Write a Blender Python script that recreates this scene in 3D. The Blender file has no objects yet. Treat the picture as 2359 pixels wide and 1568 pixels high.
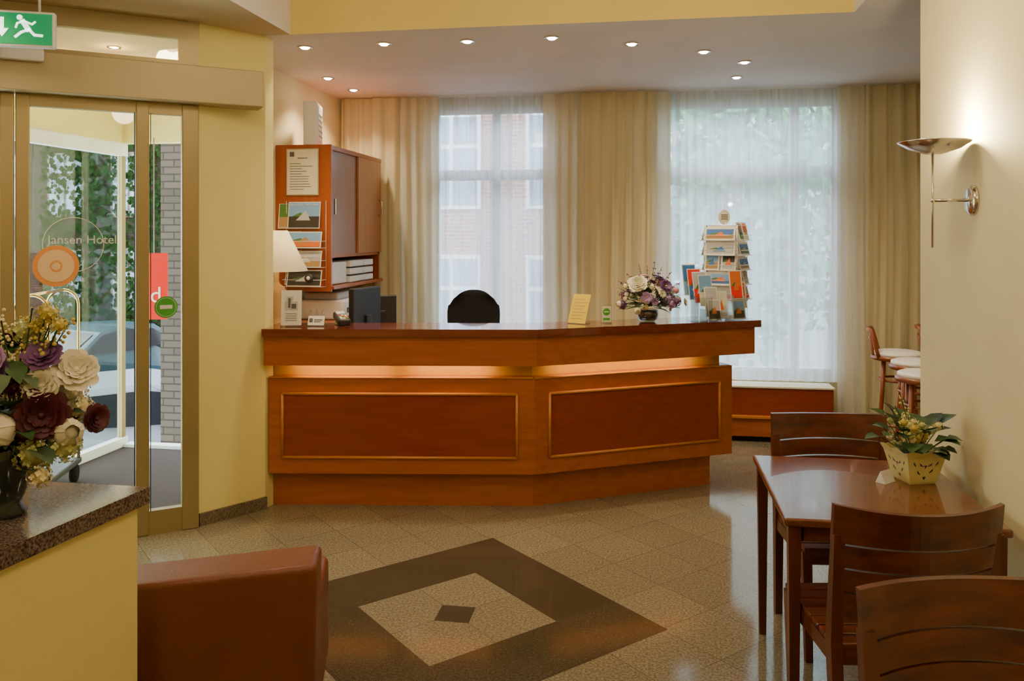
import bpy, bmesh, math, random
from mathutils import Vector as V, Matrix as Mx
random.seed(7)
rad=math.radians
C9,S9=math.cos(rad(9)),math.sin(rad(9))
def R(X,Y,Z=0): return V((C9*X-S9*Y, S9*X+C9*Y, Z))
def PM(X,Y,Z=0,deg=0): return Mx.Translation(R(X,Y,Z))@Mx.Rotation(rad(deg+9),4,'Z')
def RM(u,v,z=0,deg=0): return Mx.Translation(V((u,v,z)))@Mx.Rotation(rad(deg),4,'Z')
SC=bpy.context.scene; COL=SC.collection
# ------------------------------------------------------------------ materials
def base(name):
    m=bpy.data.materials.new(name); m.use_nodes=True
    nt=m.node_tree; p=nt.nodes['Principled BSDF']; return m,nt,p
def mk(name,col,rough=.5,metal=0,col2=None,scale=(1,1,1),ns=5,bump=0,bscale=None,emit=0,coat=0,trans=0,sheen=0,detail=4,lo=.35,hi=.65,ecol=None,spec=None):
    m,nt,p=base(name)
    p.inputs['Base Color'].default_value=(*col,1); p.inputs['Roughness'].default_value=rough; p.inputs['Metallic'].default_value=metal
    p.inputs['Coat Weight'].default_value=coat; p.inputs['Transmission Weight'].default_value=trans; p.inputs['Sheen Weight'].default_value=sheen
    if spec is not None: p.inputs['Specular IOR Level'].default_value=spec
    tc=nt.nodes.new('ShaderNodeTexCoord'); mp=nt.nodes.new('ShaderNodeMapping'); mp.inputs['Scale'].default_value=scale
    nt.links.new(tc.outputs['Object'],mp.inputs['Vector'])
    no=nt.nodes.new('ShaderNodeTexNoise'); no.inputs['Scale'].default_value=ns; no.inputs['Detail'].default_value=detail
    nt.links.new(mp.outputs[0],no.inputs['Vector'])
    if col2 is None: col2=tuple(c*.93 for c in col)
    cr=nt.nodes.new('ShaderNodeValToRGB'); cr.color_ramp.elements[0].position=lo; cr.color_ramp.elements[1].position=hi
    cr.color_ramp.elements[0].color=(*col2,1); cr.color_ramp.elements[1].color=(*col,1)
    nt.links.new(no.outputs[0],cr.inputs[0]); nt.links.new(cr.outputs[0],p.inputs['Base Color'])
    if bump:
        bn=nt.nodes.new('ShaderNodeBump'); bn.inputs['Strength'].default_value=bump; bn.inputs['Distance'].default_value=.01
        if bscale:
            n2=nt.nodes.new('ShaderNodeTexNoise'); n2.inputs['Scale'].default_value=bscale
            nt.links.new(tc.outputs['Object'],n2.inputs['Vector']); nt.links.new(n2.outputs[0],bn.inputs['Height'])
        else: nt.links.new(no.outputs[0],bn.inputs['Height'])
        nt.links.new(bn.outputs[0],p.inputs['Normal'])
    if emit:
        p.inputs['Emission Color'].default_value=(*(ecol or col),1); p.inputs['Emission Strength'].default_value=emit
    return m
def wood(name,c1,c2,axis='x',rough=.32,coat=.25,f=22,sc=1.6):
    s={'x':(sc,f,f),'y':(f,sc,f),'z':(f,f,sc)}[axis]
    return mk(name,c1,rough,col2=c2,scale=s,ns=1.6,bump=.04,coat=coat,detail=8,lo=.3,hi=.7)
def glassmat(name,tint=(1,1,1),refl=.1,fm=.5):
    m,nt,p=base(name); nt.nodes.remove(p); out=nt.nodes['Material Output']
    t=nt.nodes.new('ShaderNodeBsdfTransparent'); t.inputs[0].default_value=(*tint,1)
    g=nt.nodes.new('ShaderNodeBsdfGlossy'); g.inputs['Roughness'].default_value=.02
    lw=nt.nodes.new('ShaderNodeLayerWeight'); lw.inputs[0].default_value=.25
    mm=nt.nodes.new('ShaderNodeMath'); mm.operation='MULTIPLY_ADD'; mm.inputs[1].default_value=fm; mm.inputs[2].default_value=refl
    nt.links.new(lw.outputs['Fresnel'],mm.inputs[0])
    x=nt.nodes.new('ShaderNodeMixShader'); nt.links.new(mm.outputs[0],x.inputs[0]); nt.links.new(t.outputs[0],x.inputs[1]); nt.links.new(g.outputs[0],x.inputs[2])
    nt.links.new(x.outputs[0],out.inputs[0]); return m
def cloth(name,col,transp,transl,weave=True):
    m,nt,p=base(name); nt.nodes.remove(p); out=nt.nodes['Material Output']
    d=nt.nodes.new('ShaderNodeBsdfDiffuse'); tl=nt.nodes.new('ShaderNodeBsdfTranslucent'); t=nt.nodes.new('ShaderNodeBsdfTransparent')
    tc=nt.nodes.new('ShaderNodeTexCoord'); mp=nt.nodes.new('ShaderNodeMapping'); mp.inputs['Scale'].default_value=(30,30,.6)
    no=nt.nodes.new('ShaderNodeTexNoise'); no.inputs['Scale'].default_value=1
    nt.links.new(tc.outputs['Object'],mp.inputs[0]); nt.links.new(mp.outputs[0],no.inputs['Vector'])
    cr=nt.nodes.new('ShaderNodeValToRGB'); cr.color_ramp.elements[0].color=(*[c*.86 for c in col],1); cr.color_ramp.elements[1].color=(*col,1)
    nt.links.new(no.outputs[0],cr.inputs[0]); nt.links.new(cr.outputs[0],d.inputs[0]); nt.links.new(cr.outputs[0],tl.inputs[0])
    a=nt.nodes.new('ShaderNodeMixShader'); a.inputs[0].default_value=transl; nt.links.new(d.outputs[0],a.inputs[1]); nt.links.new(tl.outputs[0],a.inputs[2])
    b=nt.nodes.new('ShaderNodeMixShader'); b.inputs[0].default_value=transp; nt.links.new(a.outputs[0],b.inputs[1]); nt.links.new(t.outputs[0],b.inputs[2])
    if transp>0:
        cr2=nt.nodes.new('ShaderNodeMapRange'); cr2.inputs[1].default_value=.35; cr2.inputs[2].default_value=.65; cr2.inputs[3].default_value=transp*.5; cr2.inputs[4].default_value=transp*1.5
        nt.links.new(no.outputs[0],cr2.inputs[0]); nt.links.new(cr2.outputs[0],b.inputs[0])
    nt.links.new(b.outputs[0],out.inputs[0]); return m
def brick(name,c1,c2,mortar,scale=1):
    m,nt,p=base(name); tc=nt.nodes.new('ShaderNodeTexCoord'); mp=nt.nodes.new('ShaderNodeMapping')
    mp.inputs['Rotation'].default_value=(rad(90),0,0)
    br=nt.nodes.new('ShaderNodeTexBrick'); br.inputs['Scale'].default_value=scale
    br.inputs['Brick Width'].default_value=.24; br.inputs['Row Height'].default_value=.075; br.inputs['Mortar Size'].default_value=.008
    br.inputs['Color1'].default_value=(*c1,1); br.inputs['Color2'].default_value=(*c2,1); br.inputs['Mortar'].default_value=(*mortar,1)
    nt.links.new(tc.outputs['Object'],mp.inputs[0]); nt.links.new(mp.outputs[0],br.inputs['Vector']); nt.links.new(br.outputs[0],p.inputs['Base Color'])
    p.inputs['Roughness'].default_value=.9; p.inputs['Specular IOR Level'].default_value=.1; return m
def granite(name,c1,c2,c3,rough=.12,sc=110):
    m,nt,p=base(name); tc=nt.nodes.new('ShaderNodeTexCoord')
    n1=nt.nodes.new('ShaderNodeTexNoise'); n1.inputs['Scale'].default_value=sc; n1.inputs['Detail'].default_value=6
    nt.links.new(tc.outputs['Object'],n1.inputs['Vector'])
    cr=nt.nodes.new('ShaderNodeValToRGB'); e=cr.color_ramp.elements; e[0].position=.36; e[0].color=(*c1,1); e[1].position=.66; e[1].color=(*c3,1)
    k=e.new(.5); k.color=(*c2,1)
    nt.links.new(n1.outputs[0],cr.inputs[0]); nt.links.new(cr.outputs[0],p.inputs['Base Color']); p.inputs['Roughness'].default_value=rough; return m
def floormat():
    m,nt,p=base('floor_stone_tiles'); N=nt.nodes; L=nt.links
    def mt(op,a,b=None,c=None):
        n=N.new('ShaderNodeMath'); n.operation=op
        for i,x in enumerate((a,b,c)):
            if x is None: continue
            if isinstance(x,(int,float)): n.inputs[i].default_value=x
            else: L.new(x,n.inputs[i])
        return n.outputs[0]
    tc=N.new('ShaderNodeTexCoord'); sp=N.new('ShaderNodeSeparateXYZ'); L.new(tc.outputs['Object'],sp.inputs[0])
    x=mt('SUBTRACT',sp.outputs[0],-.83); y=mt('SUBTRACT',sp.outputs[1],3.613)
    k=1/math.sqrt(2)/.322
    pp=mt('MULTIPLY',mt('ADD',x,y),k); q=mt('MULTIPLY',mt('SUBTRACT',y,x),k)
    mm=mt('MAXIMUM',mt('ABSOLUTE',pp),mt('ABSOLUTE',q))
    dark=mt('MULTIPLY',mt('GREATER_THAN',mm,1),mt('LESS_THAN',mm,2.06))
    cen=mt('LESS_THAN',mt('MAXIMUM',mt('ABSOLUTE',x),mt('ABSOLUTE',y)),.078)
    gr=mt('MAXIMUM',mt('LESS_THAN',mt('PINGPONG',pp,.5),.006),mt('LESS_THAN',mt('PINGPONG',q,.5),.006))
    cb=N.new('ShaderNodeCombineXYZ'); L.new(mt('FLOOR',pp),cb.inputs[0]); L.new(mt('FLOOR',q),cb.inputs[1])
    wn=N.new('ShaderNodeTexWhiteNoise'); L.new(cb.outputs[0],wn.inputs[0])
    n1=N.new('ShaderNodeTexNoise'); n1.inputs['Scale'].default_value=95; n1.inputs['Detail'].default_value=6; L.new(tc.outputs['Object'],n1.inputs['Vector'])
    cr=N.new('ShaderNodeValToRGB'); e=cr.color_ramp.elements; e[0].position=.36; e[0].color=(.125,.103,.062,1); e[1].position=.64; e[1].color=(.25,.212,.135,1); L.new(n1.outputs[0],cr.inputs[0])
    cd=N.new('ShaderNodeValToRGB'); e=cd.color_ramp.elements; e[0].position=.34; e[0].color=(.038,.032,.017,1); e[1].position=.66; e[1].color=(.066,.055,.030,1); L.new(n1.outputs[0],cd.inputs[0])
    def mix(f,a,b,bt='MIX'):
        n=N.new('ShaderNodeMix'); n.data_type='RGBA'; n.blend_type=bt
        if isinstance(f,(int,float)): n.inputs[0].default_value=f
        else: L.new(f,n.inputs[0])
        for i,z in ((6,a),(7,b)):
            if isinstance(z,tuple): n.inputs[i].default_value=z
            else: L.new(z,n.inputs[i])
        return n.outputs[2]
    c=mix(dark,cr.outputs[0],cd.outputs[0])
    c=mix(cen,c,(.05,.044,.028,1))
    var=mt('MULTIPLY_ADD',wn.outputs[0],.16,.88)
    cv=N.new('ShaderNodeCombineColor'); [L.new(var,cv.inputs[i]) for i in range(3)]
    c=mix(1,c,cv.outputs[0],'MULTIPLY')
    c=mix(mt('MULTIPLY',gr,.6),c,(.06,.045,.025,1))
    L.new(c,p.inputs['Base Color'])
    L.new(mt('MULTIPLY_ADD',n1.outputs[0],.10,.06),p.inputs['Roughness'])
    return m
M={}
M['floor']=floormat()
M['yellow']=mk('painted_wall_pale_yellow',(.72,.61,.225),.75,col2=(.70,.59,.215),ns=2,bump=.02,bscale=180)
M['cream']=mk('painted_wall_cream',(.77,.68,.39),.75,ns=2,bump=.02,bscale=180)
M['fascia']=mk('painted_bulkhead_yellow',(.66,.51,.14),.8,ns=2)
M['ceil']=mk('ceiling_paint_white',(.73,.68,.62),.85,ns=2)
M['ceilc']=mk('ceiling_paint_cream',(.62,.50,.27),.85,ns=2)
M['white']=mk('white_paint',(.82,.82,.80),.4)
M['wbox']=mk('white_plastic',(.72,.70,.66),.45)
M['alu']=mk('champagne_aluminium',(.33,.25,.105),.42,metal=.35,ns=3)
M['alu2']=mk('champagne_aluminium_pale',(.42,.335,.17),.5,metal=.2,ns=3)
M['black']=mk('black_plastic',(.012,.012,.014),.4)
M['blackfab']=mk('black_fabric',(.005,.005,.006),.95,ns=80)
M['chrome']=mk('brushed_nickel',(.75,.70,.62),.18,metal=1)
M['wire']=mk('white_wire',(.70,.70,.68),.35,metal=.3)
M['brass']=mk('polished_brass',(.8,.55,.2),.2,metal=1)
M['counter']=wood('cherry_wood_counter',(.40,.105,.012),(.31,.071,.008))
M['glowwood']=wood('glow_tinted_recess_board',(.50,.27,.035),(.44,.22,.028))  # orange of the strip glow put into the recess wood colour
M['cpanel']=wood('cherry_wood_panel_dark',(.27,.040,.004),(.21,.028,.003))
M['ctop']=wood('mahogany_counter_top',(.20,.036,.012),(.13,.020,.007),rough=.12,coat=.7)
M['bead']=wood('cherry_wood_moulding',(.54,.20,.032),(.46,.155,.022))
M['cab']=wood('cherry_wood_cabinet',(.36,.078,.012),(.28,.053,.008),'z')
M['cabdoor']=wood('cabinet_door_laminate',(.25,.105,.070),(.21,.08,.052),'z',rough=.3)
M['cabdoor2']=wood('cabinet_door_cherry',(.38,.14,.04),(.32,.105,.028),'z',rough=.3)
M['chair']=wood('dark_walnut_chair',(.145,.030,.007),(.045,.008,.003),rough=.3,f=16,sc=3)
M['chairz']=wood('dark_walnut_leg',(.125,.027,.007),(.065,.012,.004),'z',rough=.3)
M['tabw']=wood('table_walnut_top',(.18,.060,.022),(.135,.040,.014),'y',rough=.22,coat=.5,f=30)
M['leather']=mk('brown_leather',(.17,.046,.012),.42,col2=(.135,.033,.008),ns=3,bump=.12,bscale=140)
M['gran']=granite('brown_granite',(.04,.024,.017),(.12,.082,.062),(.21,.155,.125),.08,150)
M['skirt']=granite('stone_skirting',(.08,.06,.035),(.13,.10,.06),(.19,.15,.09),.2)
M['glass']=glassmat('door_glass',(.56,.57,.52),.03)
M['vglass']=glassmat('vestibule_glass',(.82,.84,.80),.01,.06)
M['tglass']=glassmat('transom_glass',(.42,.36,.24),.15)
M['clear']=glassmat('clear_glass',(.9,.93,.93),.1)
M['sheer']=cloth('sheer_voile',(.85,.90,.98),.26,.78)
M['drape']=cloth('cream_drape_fabric',(.84,.75,.48),.0,.30)
M['drape2']=cloth('ivory_drape_fabric',(.90,.84,.66),.05,.45)
M['paper']=mk('paper_white',(.78,.76,.70),.7)
M['paperc']=mk('paper_cream',(.72,.68,.52),.7)
M['ink']=mk('print_ink_grey',(.12,.11,.10),.7)
M['ypaper']=mk('yellow_paper',(.62,.46,.02),.6)
M['green']=mk('green_sign',(.0,.20,.06),.4,emit=.45,ecol=(.0,.42,.15))
M['signwhite']=mk('sign_pictogram_white',(.9,.95,.9),.4,emit=1.6,ecol=(.85,1,.9))
M['gsticker']=mk('green_sticker',(.06,.36,.03),.5)
M['osticker']=mk('orange_sticker',(.80,.30,.06),.5)
M['psticker']=mk('peach_sticker',(.80,.54,.28),.5)
M['red']=mk('red_banner',(.75,.03,.02),.5,emit=.1,spec=.05)
M['orange']=mk('orange_print',(.75,.17,.02),.5)
M['blue']=mk('blue_print',(.05,.17,.48),.5)
M['sky']=mk('sky_print',(.20,.40,.68),.5)
M['grn']=mk('green_print',(.08,.20,.04),.5)
M['tan']=mk('tan_print',(.42,.24,.09),.5)
M['dark']=mk('dark_print',(.04,.035,.03),.5)
M['shade']=mk('lampshade_fabric',(.85,.72,.40),.8,emit=.55,ecol=(1,.72,.35))
M['lampb']=mk('lamp_base_ceramic',(.58,.36,.14),.4)
M['bulb']=mk('glowing_bulb',(1,.9,.7),.4,emit=50,ecol=(1,.86,.62))
M['bulbs']=mk('glowing_spot',(1,.9,.8),.4,emit=40,ecol=(1,.88,.74))
M['tubeglow']=mk('glowing_tube',(1,.7,.4),.4,emit=3,ecol=(1,.6,.2))
M['mat']=mk('entrance_mat',(.060,.045,.045),.95,ns=120,bump=.3,spec=.1)
M['brickg']=brick('grey_brick',(.040,.031,.022),(.056,.043,.031),(.022,.018,.013))
M['brickr']=brick('red_brick',(.42,.14,.10),(.48,.20,.14),(.50,.40,.35))
M['street']=mk('asphalt',(.028,.028,.028),1,ns=30,spec=0)
M['ivy']=mk('ivy_leaf',(.013,.034,.009),.9,col2=(.006,.016,.005),ns=9,spec=0)
M['leafout']=mk('tree_leaf',(.12,.30,.12),.6,col2=(.06,.18,.08),ns=2)
M['bark']=mk('bark',(.10,.07,.05),.9,ns=8,bump=.5)
M['carw']=mk('car_paint_silver_white',(.17,.18,.20),.4,metal=0,coat=.1)
M['carb']=mk('car_paint_teal',(.006,.034,.045),.35,metal=0,coat=.15)
M['carglass']=mk('car_window',(.008,.010,.012),.15,spec=.3)
M['rubber']=mk('tyre_rubber',(.010,.010,.010),.9,spec=.1)
M['taill']=mk('tail_lamp',(.5,.02,.02),.3)
M['leaf']=mk('leaf_green',(.045,.10,.024),.5,col2=(.025,.062,.014),ns=14)
M['leafd']=mk('leaf_dark',(.02,.05,.018),.5,col2=(.012,.03,.010),ns=14)
M['leafg']=mk('leaf_greygreen',(.10,.15,.07),.5,col2=(.06,.095,.05),ns=14)
M['stem']=mk('stem_green',(.07,.12,.03),.6)
M['fw']=mk('petal_white',(.74,.68,.52),.6,col2=(.60,.56,.37),ns=12)
M['fc']=mk('petal_cream',(.72,.63,.32),.6)
M['fp']=mk('petal_purple',(.17,.07,.19),.6,col2=(.11,.04,.13),ns=14)
M['fl']=mk('petal_lilac',(.40,.24,.44),.6)
M['fb']=mk('petal_burgundy',(.085,.008,.014),.6,col2=(.05,.004,.008),ns=14)
M['fy']=mk('petal_yellow',(.52,.41,.07),.6)
M['fg']=mk('petal_lime',(.48,.50,.18),.6)
M['pk']=mk('petal_pink',(.58,.25,.30),.6)
M['soil']=mk('soil',(.03,.02,.015),.95,ns=40,bump=.5)
M['potc']=mk('painted_cream_pot',(.70,.60,.24),.35,coat=.3)
M['vased']=mk('dark_vase_glaze',(.012,.02,.015),.12,coat=.5)
M['stoolw']=wood('bentwood_cherry',(.30,.075,.015),(.22,.05,.009),'z')
M['seatw']=mk('white_seat_vinyl',(.80,.76,.68),.35)
M['kickshade']=mk('painted_recess_shade',(.01,.008,.006),.9)  # near-black colour painting the shade in the kick recess
M['facade']=mk('facade_plaster',(.50,.50,.50),.9)
M['wind']=mk('facade_window',(.25,.30,.38),.1)

# ------------------------------------------------------------------ builder
class B:
    def __init__(s,name,mat=None):
        s.name=name; s.bm=bmesh.new(); s.mats=[]; s.M=mat or Mx.Identity(4)
    def mi(s,m):
        if isinstance(m,str): m=M[m]
        if m not in s.mats: s.mats.append(m)
        return s.mats.index(m)
    def add(s,vs,fs,m,smooth=False,T=None):
        i=s.mi(m); bv=[s.bm.verts.new((T@V(v)) if T else V(v)) for v in vs]
        for f in fs:
            if len(set(f))<3: continue
            try:
                fc=s.bm.faces.new([bv[k] for k in f]); fc.material_index=i; fc.smooth=smooth
            except ValueError: pass
    def addbm(s,t,m,smooth=False,T=None):
        t.verts.ensure_lookup_table()
        for k,v in enumerate(t.verts): v.index=k
        s.add([v.co.copy() for v in t.verts],[[v.index for v in f.verts] for f in t.faces],m,smooth,T); t.free()
    def box(s,x0,x1,y0,y1,z0,z1,m,bev=0,T=None,seg=2,smooth=False):
        t=bmesh.new(); bmesh.ops.create_cube(t,size=1)
        for v in t.verts: v.co=V(((x0+x1)/2+v.co.x*(x1-x0),(y0+y1)/2+v.co.y*(y1-y0),(z0+z1)/2+v.co.z*(z1-z0)))
        if bev: bmesh.ops.bevel(t,geom=list(t.edges),offset=bev,segments=seg,profile=.5,affect='EDGES')
        s.addbm(t,m,smooth or bev>.02,T)
    def prism(s,poly,z0,z1,m,T=None,mside=None):
        n=len(poly); vs=[(p[0],p[1],z0) for p in poly]+[(p[0],p[1],z1) for p in poly]
        a=sum(poly[i][0]*poly[(i+1)%n][1]-poly[(i+1)%n][0]*poly[i][1] for i in range(n))
        if a<0: poly=poly[::-1]; vs=[(p[0],p[1],z0) for p in poly]+[(p[0],p[1],z1) for p in poly]
        s.add(vs,[list(range(n))[::-1],list(range(n,2*n))],m,T=T)
        s.add(vs,[[i,(i+1)%n,n+(i+1)%n,n+i] for i in range(n)],mside or m,T=T)
    def tube(s,pts,r,m,n=8,closed=False,caps=True,T=None):
        pts=[V(p) for p in pts]; k=len(pts); rs=r if isinstance(r,(list,tuple)) else [r]*k
        vs=[];up=None
        for i in range(k):
            if closed: d=pts[(i+1)%k]-pts[i-1]
            else: d=pts[min(i+1,k-1)]-pts[max(i-1,0)]
            d.normalize()
            if up is None: up=V((0,0,1)) if abs(d.z)<.9 else V((1,0,0))
            a=d.cross(up); 
            if a.length<1e-5: a=d.cross(V((.3,1,.2)))
            a.normalize(); b2=a.cross(d); b2.normalize(); up=b2
            for j in range(n):
                t=2*math.pi*j/n; vs.append(pts[i]+a*math.cos(t)*rs[i]+b2*math.sin(t)*rs[i])
        fs=[]
        for i in range(k if closed else k-1):
            for j in range(n):
                i2=(i+1)%k; fs.append([i*n+j,i*n+(j+1)%n,i2*n+(j+1)%n,i2*n+j])
        if caps and not closed: fs+= [list(range(n)),list(range((k-1)*n,k*n))[::-1]]
        s.add(vs,fs,m,True,T)
    def lathe(s,prof,m,n=28,T=None,smooth=True):
        vs=[];k=len(prof)
        for (r,z) in prof:
            for j in range(n):
                t=2*math.pi*j/n; vs.append((r*math.cos(t),r*math.sin(t),z))
        fs=[[i*n+j,i*n+(j+1)%n,(i+1)*n+(j+1)%n,(i+1)*n+j] for i in range(k-1) for j in range(n)]
        if prof[0][0]>0: fs.append(list(range(n))[::-1])
        if prof[-1][0]>0: fs.append(list(range((k-1)*n,k*n)))
        s.add(vs,fs,m,smooth,T)
    def ball(s,c,r,m,sub=2,T=None):
        t=bmesh.new(); bmesh.ops.create_icosphere(t,subdivisions=sub,radius=1)
        rr=r if isinstance(r,(tuple,list)) else (r,r,r)
        for v in t.verts: v.co=V((c[0]+v.co.x*rr[0],c[1]+v.co.y*rr[1],c[2]+v.co.z*rr[2]))
        s.addbm(t,m,True,T)
    def quad(s,p,m,T=None): s.add(p,[list(range(len(p)))],m,T=T)
    def done(s,parent=None,norm=True):
        me=bpy.data.meshes.new(s.name)
        if norm: bmesh.ops.recalc_face_normals(s.bm,faces=list(s.bm.faces))
        s.bm.to_mesh(me); s.bm.free()
        for m in s.mats: me.materials.append(m)
        o=bpy.data.objects.new(s.name,me); COL.objects.link(o)
        if parent: o.parent=parent; o.matrix_local=s.M
        else: o.matrix_world=s.M
        return o
def text(par,name,body,size,T,m,align='CENTER',ext=.0004):
    c=bpy.data.curves.new(name,'FONT'); c.body=body; c.size=size; c.extrude=ext; c.align_x=align; c.align_y='CENTER'
    c.materials.append(M[m]); o=bpy.data.objects.new(name,c); COL.objects.link(o); o.parent=par; o.matrix_local=T; return o
UP=Mx.Rotation(rad(90),4,'X')   # xy text plane -> vertical facing -y
def light(par,name,kind,loc,energy,col,size=.05,rot=None,**k):
    l=bpy.data.lights.new(name,kind); l.energy=energy; l.color=col
    if kind=='AREA':
        l.shape='RECTANGLE'; l.size=k['sx']; l.size_y=k['sy']
    else: l.shadow_soft_size=size
    if kind=='SPOT': l.spot_size=rad(k.get('ang',100)); l.spot_blend=.8
    o=bpy.data.objects.new(name,l); COL.objects.link(o)
    ml=Mx.Translation(V(loc))@(rot or Mx.Identity(4))
    if par: o.parent=par
    o.matrix_local=ml
    return o
WARM=(1,.79,.52)

# ------------------------------------------------------------------ shell
b=B('floor'); b.prism([(-4.3,-1.7),(4.3,-1.7),(4.3,7.4),(-2.8,7.4),(-2.8,4.75),(-2.557,4.467),(-4.02,3.36),(-4.3,3.15)],-.12,0,'floor'); b.done()
def wall(name,u0,u1,v0,v1,z0,z1,m):
    b=B(name); b.box(u0,u1,v0,v1,z0,z1,m); return b.done()
wall('wall_right',1.24,1.49,-1.6,3.97,0,2.93,'cream')
wall('wall_rear',-4.35,1.49,-1.75,-1.6,0,3.4,'cream')
wall('wall_side_left',-4.35,-4.2,-1.6,3.25,0,2.93,'yellow')
wall('wall_left',-2.85,-2.72,4.9,7.35,0,2.93,'cream')
wall('wall_bar_side',4.2,4.35,2.0,7.35,0,2.93,'cream')
wall('wall_bar_near',1.49,4.35,1.9,2.0,0,2.93,'cream')
# back wall with two openings
b=B('wall_back')
for u0,u1,z0,z1 in ((-2.85,-1.9,0,2.93),(-.75,.15,0,2.93),(1.65,4.35,0,2.93),(-1.9,-.75,0,.48),(.15,1.65,0,.48),(-1.9,-.75,2.86,2.93),(.15,1.65,2.86,2.93)):
    b.box(u0,u1,7.25,7.45,z0,z1,'cream')
b.done()
def window(name,u0,u1,mull):
    b=B(name); v0,v1=7.31,7.37; z0,z1=.48,2.86
    b.box(u0,u0+.07,v0,v1,z0,z1,'white'); b.box(u1-.07,u1,v0,v1,z0,z1,'white')
    b.box(u0+.07,u1-.07,v0,v1,z0,z0+.08,'white'); b.box(u0+.07,u1-.07,v0,v1,z1-.07,z1,'white'); b.box(u0+.07,u1-.07,v0-.02,v1,2.19,2.28,'white')
    for u in mull: b.box(u-.035,u+.035,v0,v1,z0+.08,z1-.07,'white')
    b.box(u0+.07,u1-.07,7.335,7.34,z0+.08,z1-.07,'clear'); b.done()
window('window_1',-1.9,-.75,(-1.30,)); window('window_2',.15,1.65,(1.28,))
# ceilings
def ceil(name,u0,u1,v0,v1,mb,ms):
    b=B(name); z0,z1=2.93,3.42
    vs=[(u0,v0,z0),(u1,v0,z0),(u1,v1,z0),(u0,v1,z0),(u0,v0,z1),(u1,v0,z1),(u1,v1,z1),(u0,v1,z1)]
    b.add(vs,[[3,2,1,0]],mb); b.add(vs,[[4,5,6,7],[0,1,5,4],[1,2,6,5],[2,3,7,6],[3,0,4,7]],ms); b.done()
ceil('ceiling_reception',-2.85,4.35,4.8,7.45,'ceil','fascia')
ceil('ceiling_bar',1.156,4.35,-1.75,4.8,'ceil','ceil')
ceil('ceiling_entrance',-4.4,-2.14,-1.75,4.8,'ceilc','ceil')
ceil('ceiling_vestibule',-4.4,-2.85,4.8,6.12,'ceilc','ceilc')
b=B('ceiling_main'); b.box(-2.3,1.4,-1.75,4.9,3.42,3.52,'ceil'); b.done()
# pier beside the entrance
pp=[R(-1.827,4.81),R(-1.531,5.12),V((-2.30,4.90,0)),V((-2.92,4.90,0)),V((-2.629,4.563,0))]
b=B('wall_entrance_pier'); b.prism([(p.x,p.y) for p in pp],0,2.93,'yellow'); b.done()
b=B('baseboard_entrance_pier'); d=(R(-1.531,5.12)-R(-1.827,4.81)).normalized(); n=V((d.y,-d.x,0))
a0=R(-1.827,4.81)+d*.0; a1=R(-1.531,5.12)+d*.005
b.prism([(p.x,p.y) for p in (a0+n*.001,a1+n*.001,a1+n*.015,a0+n*.015)],0,.075,'skirt'); b.done()
b=B('baseboard_right'); b.box(1.225,1.24,-1.5,3.97,0,.075,'skirt'); b.done()
# ------------------------------------------------------------------ sliding entrance door
DM=PM(-1.827,4.81,0,28)
b=B('door_1',DM)
Y0,Y1=-.03,.03
for x0,x1 in ((-.095,-.002),(-.337,-.267),(-.917,-.852),(-.987,-.923),(-1.57,-1.50),(-1.84,-1.745)):
    b.box(x0,x1,Y0,Y1,0,2.45,'alu',.006)
for x0,x1 in ((-.267,-.095),(-.852,-.337),(-1.50,-.987),(-1.745,-1.57)):
    b.box(x0,x1,Y0+.005,Y1-.005,0,.135,'alu'); b.box(x0,x1,Y0+.005,Y1-.005,2.385,2.45,'alu')
    b.quad([(x0,0,.135),(x1,0,.135),(x1,0,2.385),(x0,0,2.385)],'glass')
b.box(-.262,-.258,Y0-.004,Y0+.002,.135,2.385,'black'); b.box(-.345,-.339,Y0-.004,Y0+.002,.135,2.385,'black')
b.box(-1.92,.345,-.13,.03,2.45,2.66,'alu2',.005)
b.box(-1.84,0,Y0,Y1,2.66,2.70,'alu'); b.box(-1.84,0,Y0,Y1,2.83,2.928,'alu2')
b.box(-.11,0,Y0,Y1,2.70,2.83,'alu'); b.box(-1.84,-.74,Y0,Y1,2.70,2.83,'alu')
b.quad([(-.74,0,2.70),(-.11,0,2.70),(-.11,0,2.83),(-.74,0,2.83)],'tglass')
b.tube([(-.93+.045,-.05,.95),(-.93+.045,-.05,1.25)],.010,'chrome')
def disc(b,x,z,r,m,y=-.012,n=32,r2=0):
    if r2: 
        vs=[];fs=[]
        for j in range(n):
            t=2*math.pi*j/n; vs+= [(x+r*math.cos(t),y,z+r*math.sin(t)),(x+r2*math.cos(t),y,z+r2*math.sin(t))]
        for j in range(n): k=(j+1)%n; fs.append([2*j,2*k,2*k+1,2*j+1])
        b.add(vs,fs,m)
    else: b.add([(x+r*math.cos(2*math.pi*j/n),y,z+r*math.sin(2*math.pi*j/n)) for j in range(n)],[list(range(n))],m)
disc(b,-.645,1.645,.15,'paper',-.006,40,.146)
disc(b,-.728,1.53,.112,'osticker',-.008); disc(b,-.728,1.53,.088,'psticker',-.010); disc(b,-.728,1.53,.03,'osticker',-.012,24,.022)
disc(b,-.177,1.285,.062,'gsticker',-.010); disc(b,-.177,1.285,.054,'paper',-.012,32,.052)
b.box(-.21,-.144,-.013,-.0115,1.275,1.297,'paper')
door=b.done()
text(door,'glass_lettering','Jansen Hotel',.066,Mx.Translation(V((-.60,-.009,1.67)))@UP,'paper')
b=B('wall_entrance_left',DM); b.box(-2.12,-1.842,-.06,.06,0,2.93,'yellow'); b.done()
b=B('door_sensor',DM); b.box(-.98,-.78,-.176,-.131,2.60,2.665,'wbox',.01); b.done()
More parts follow.
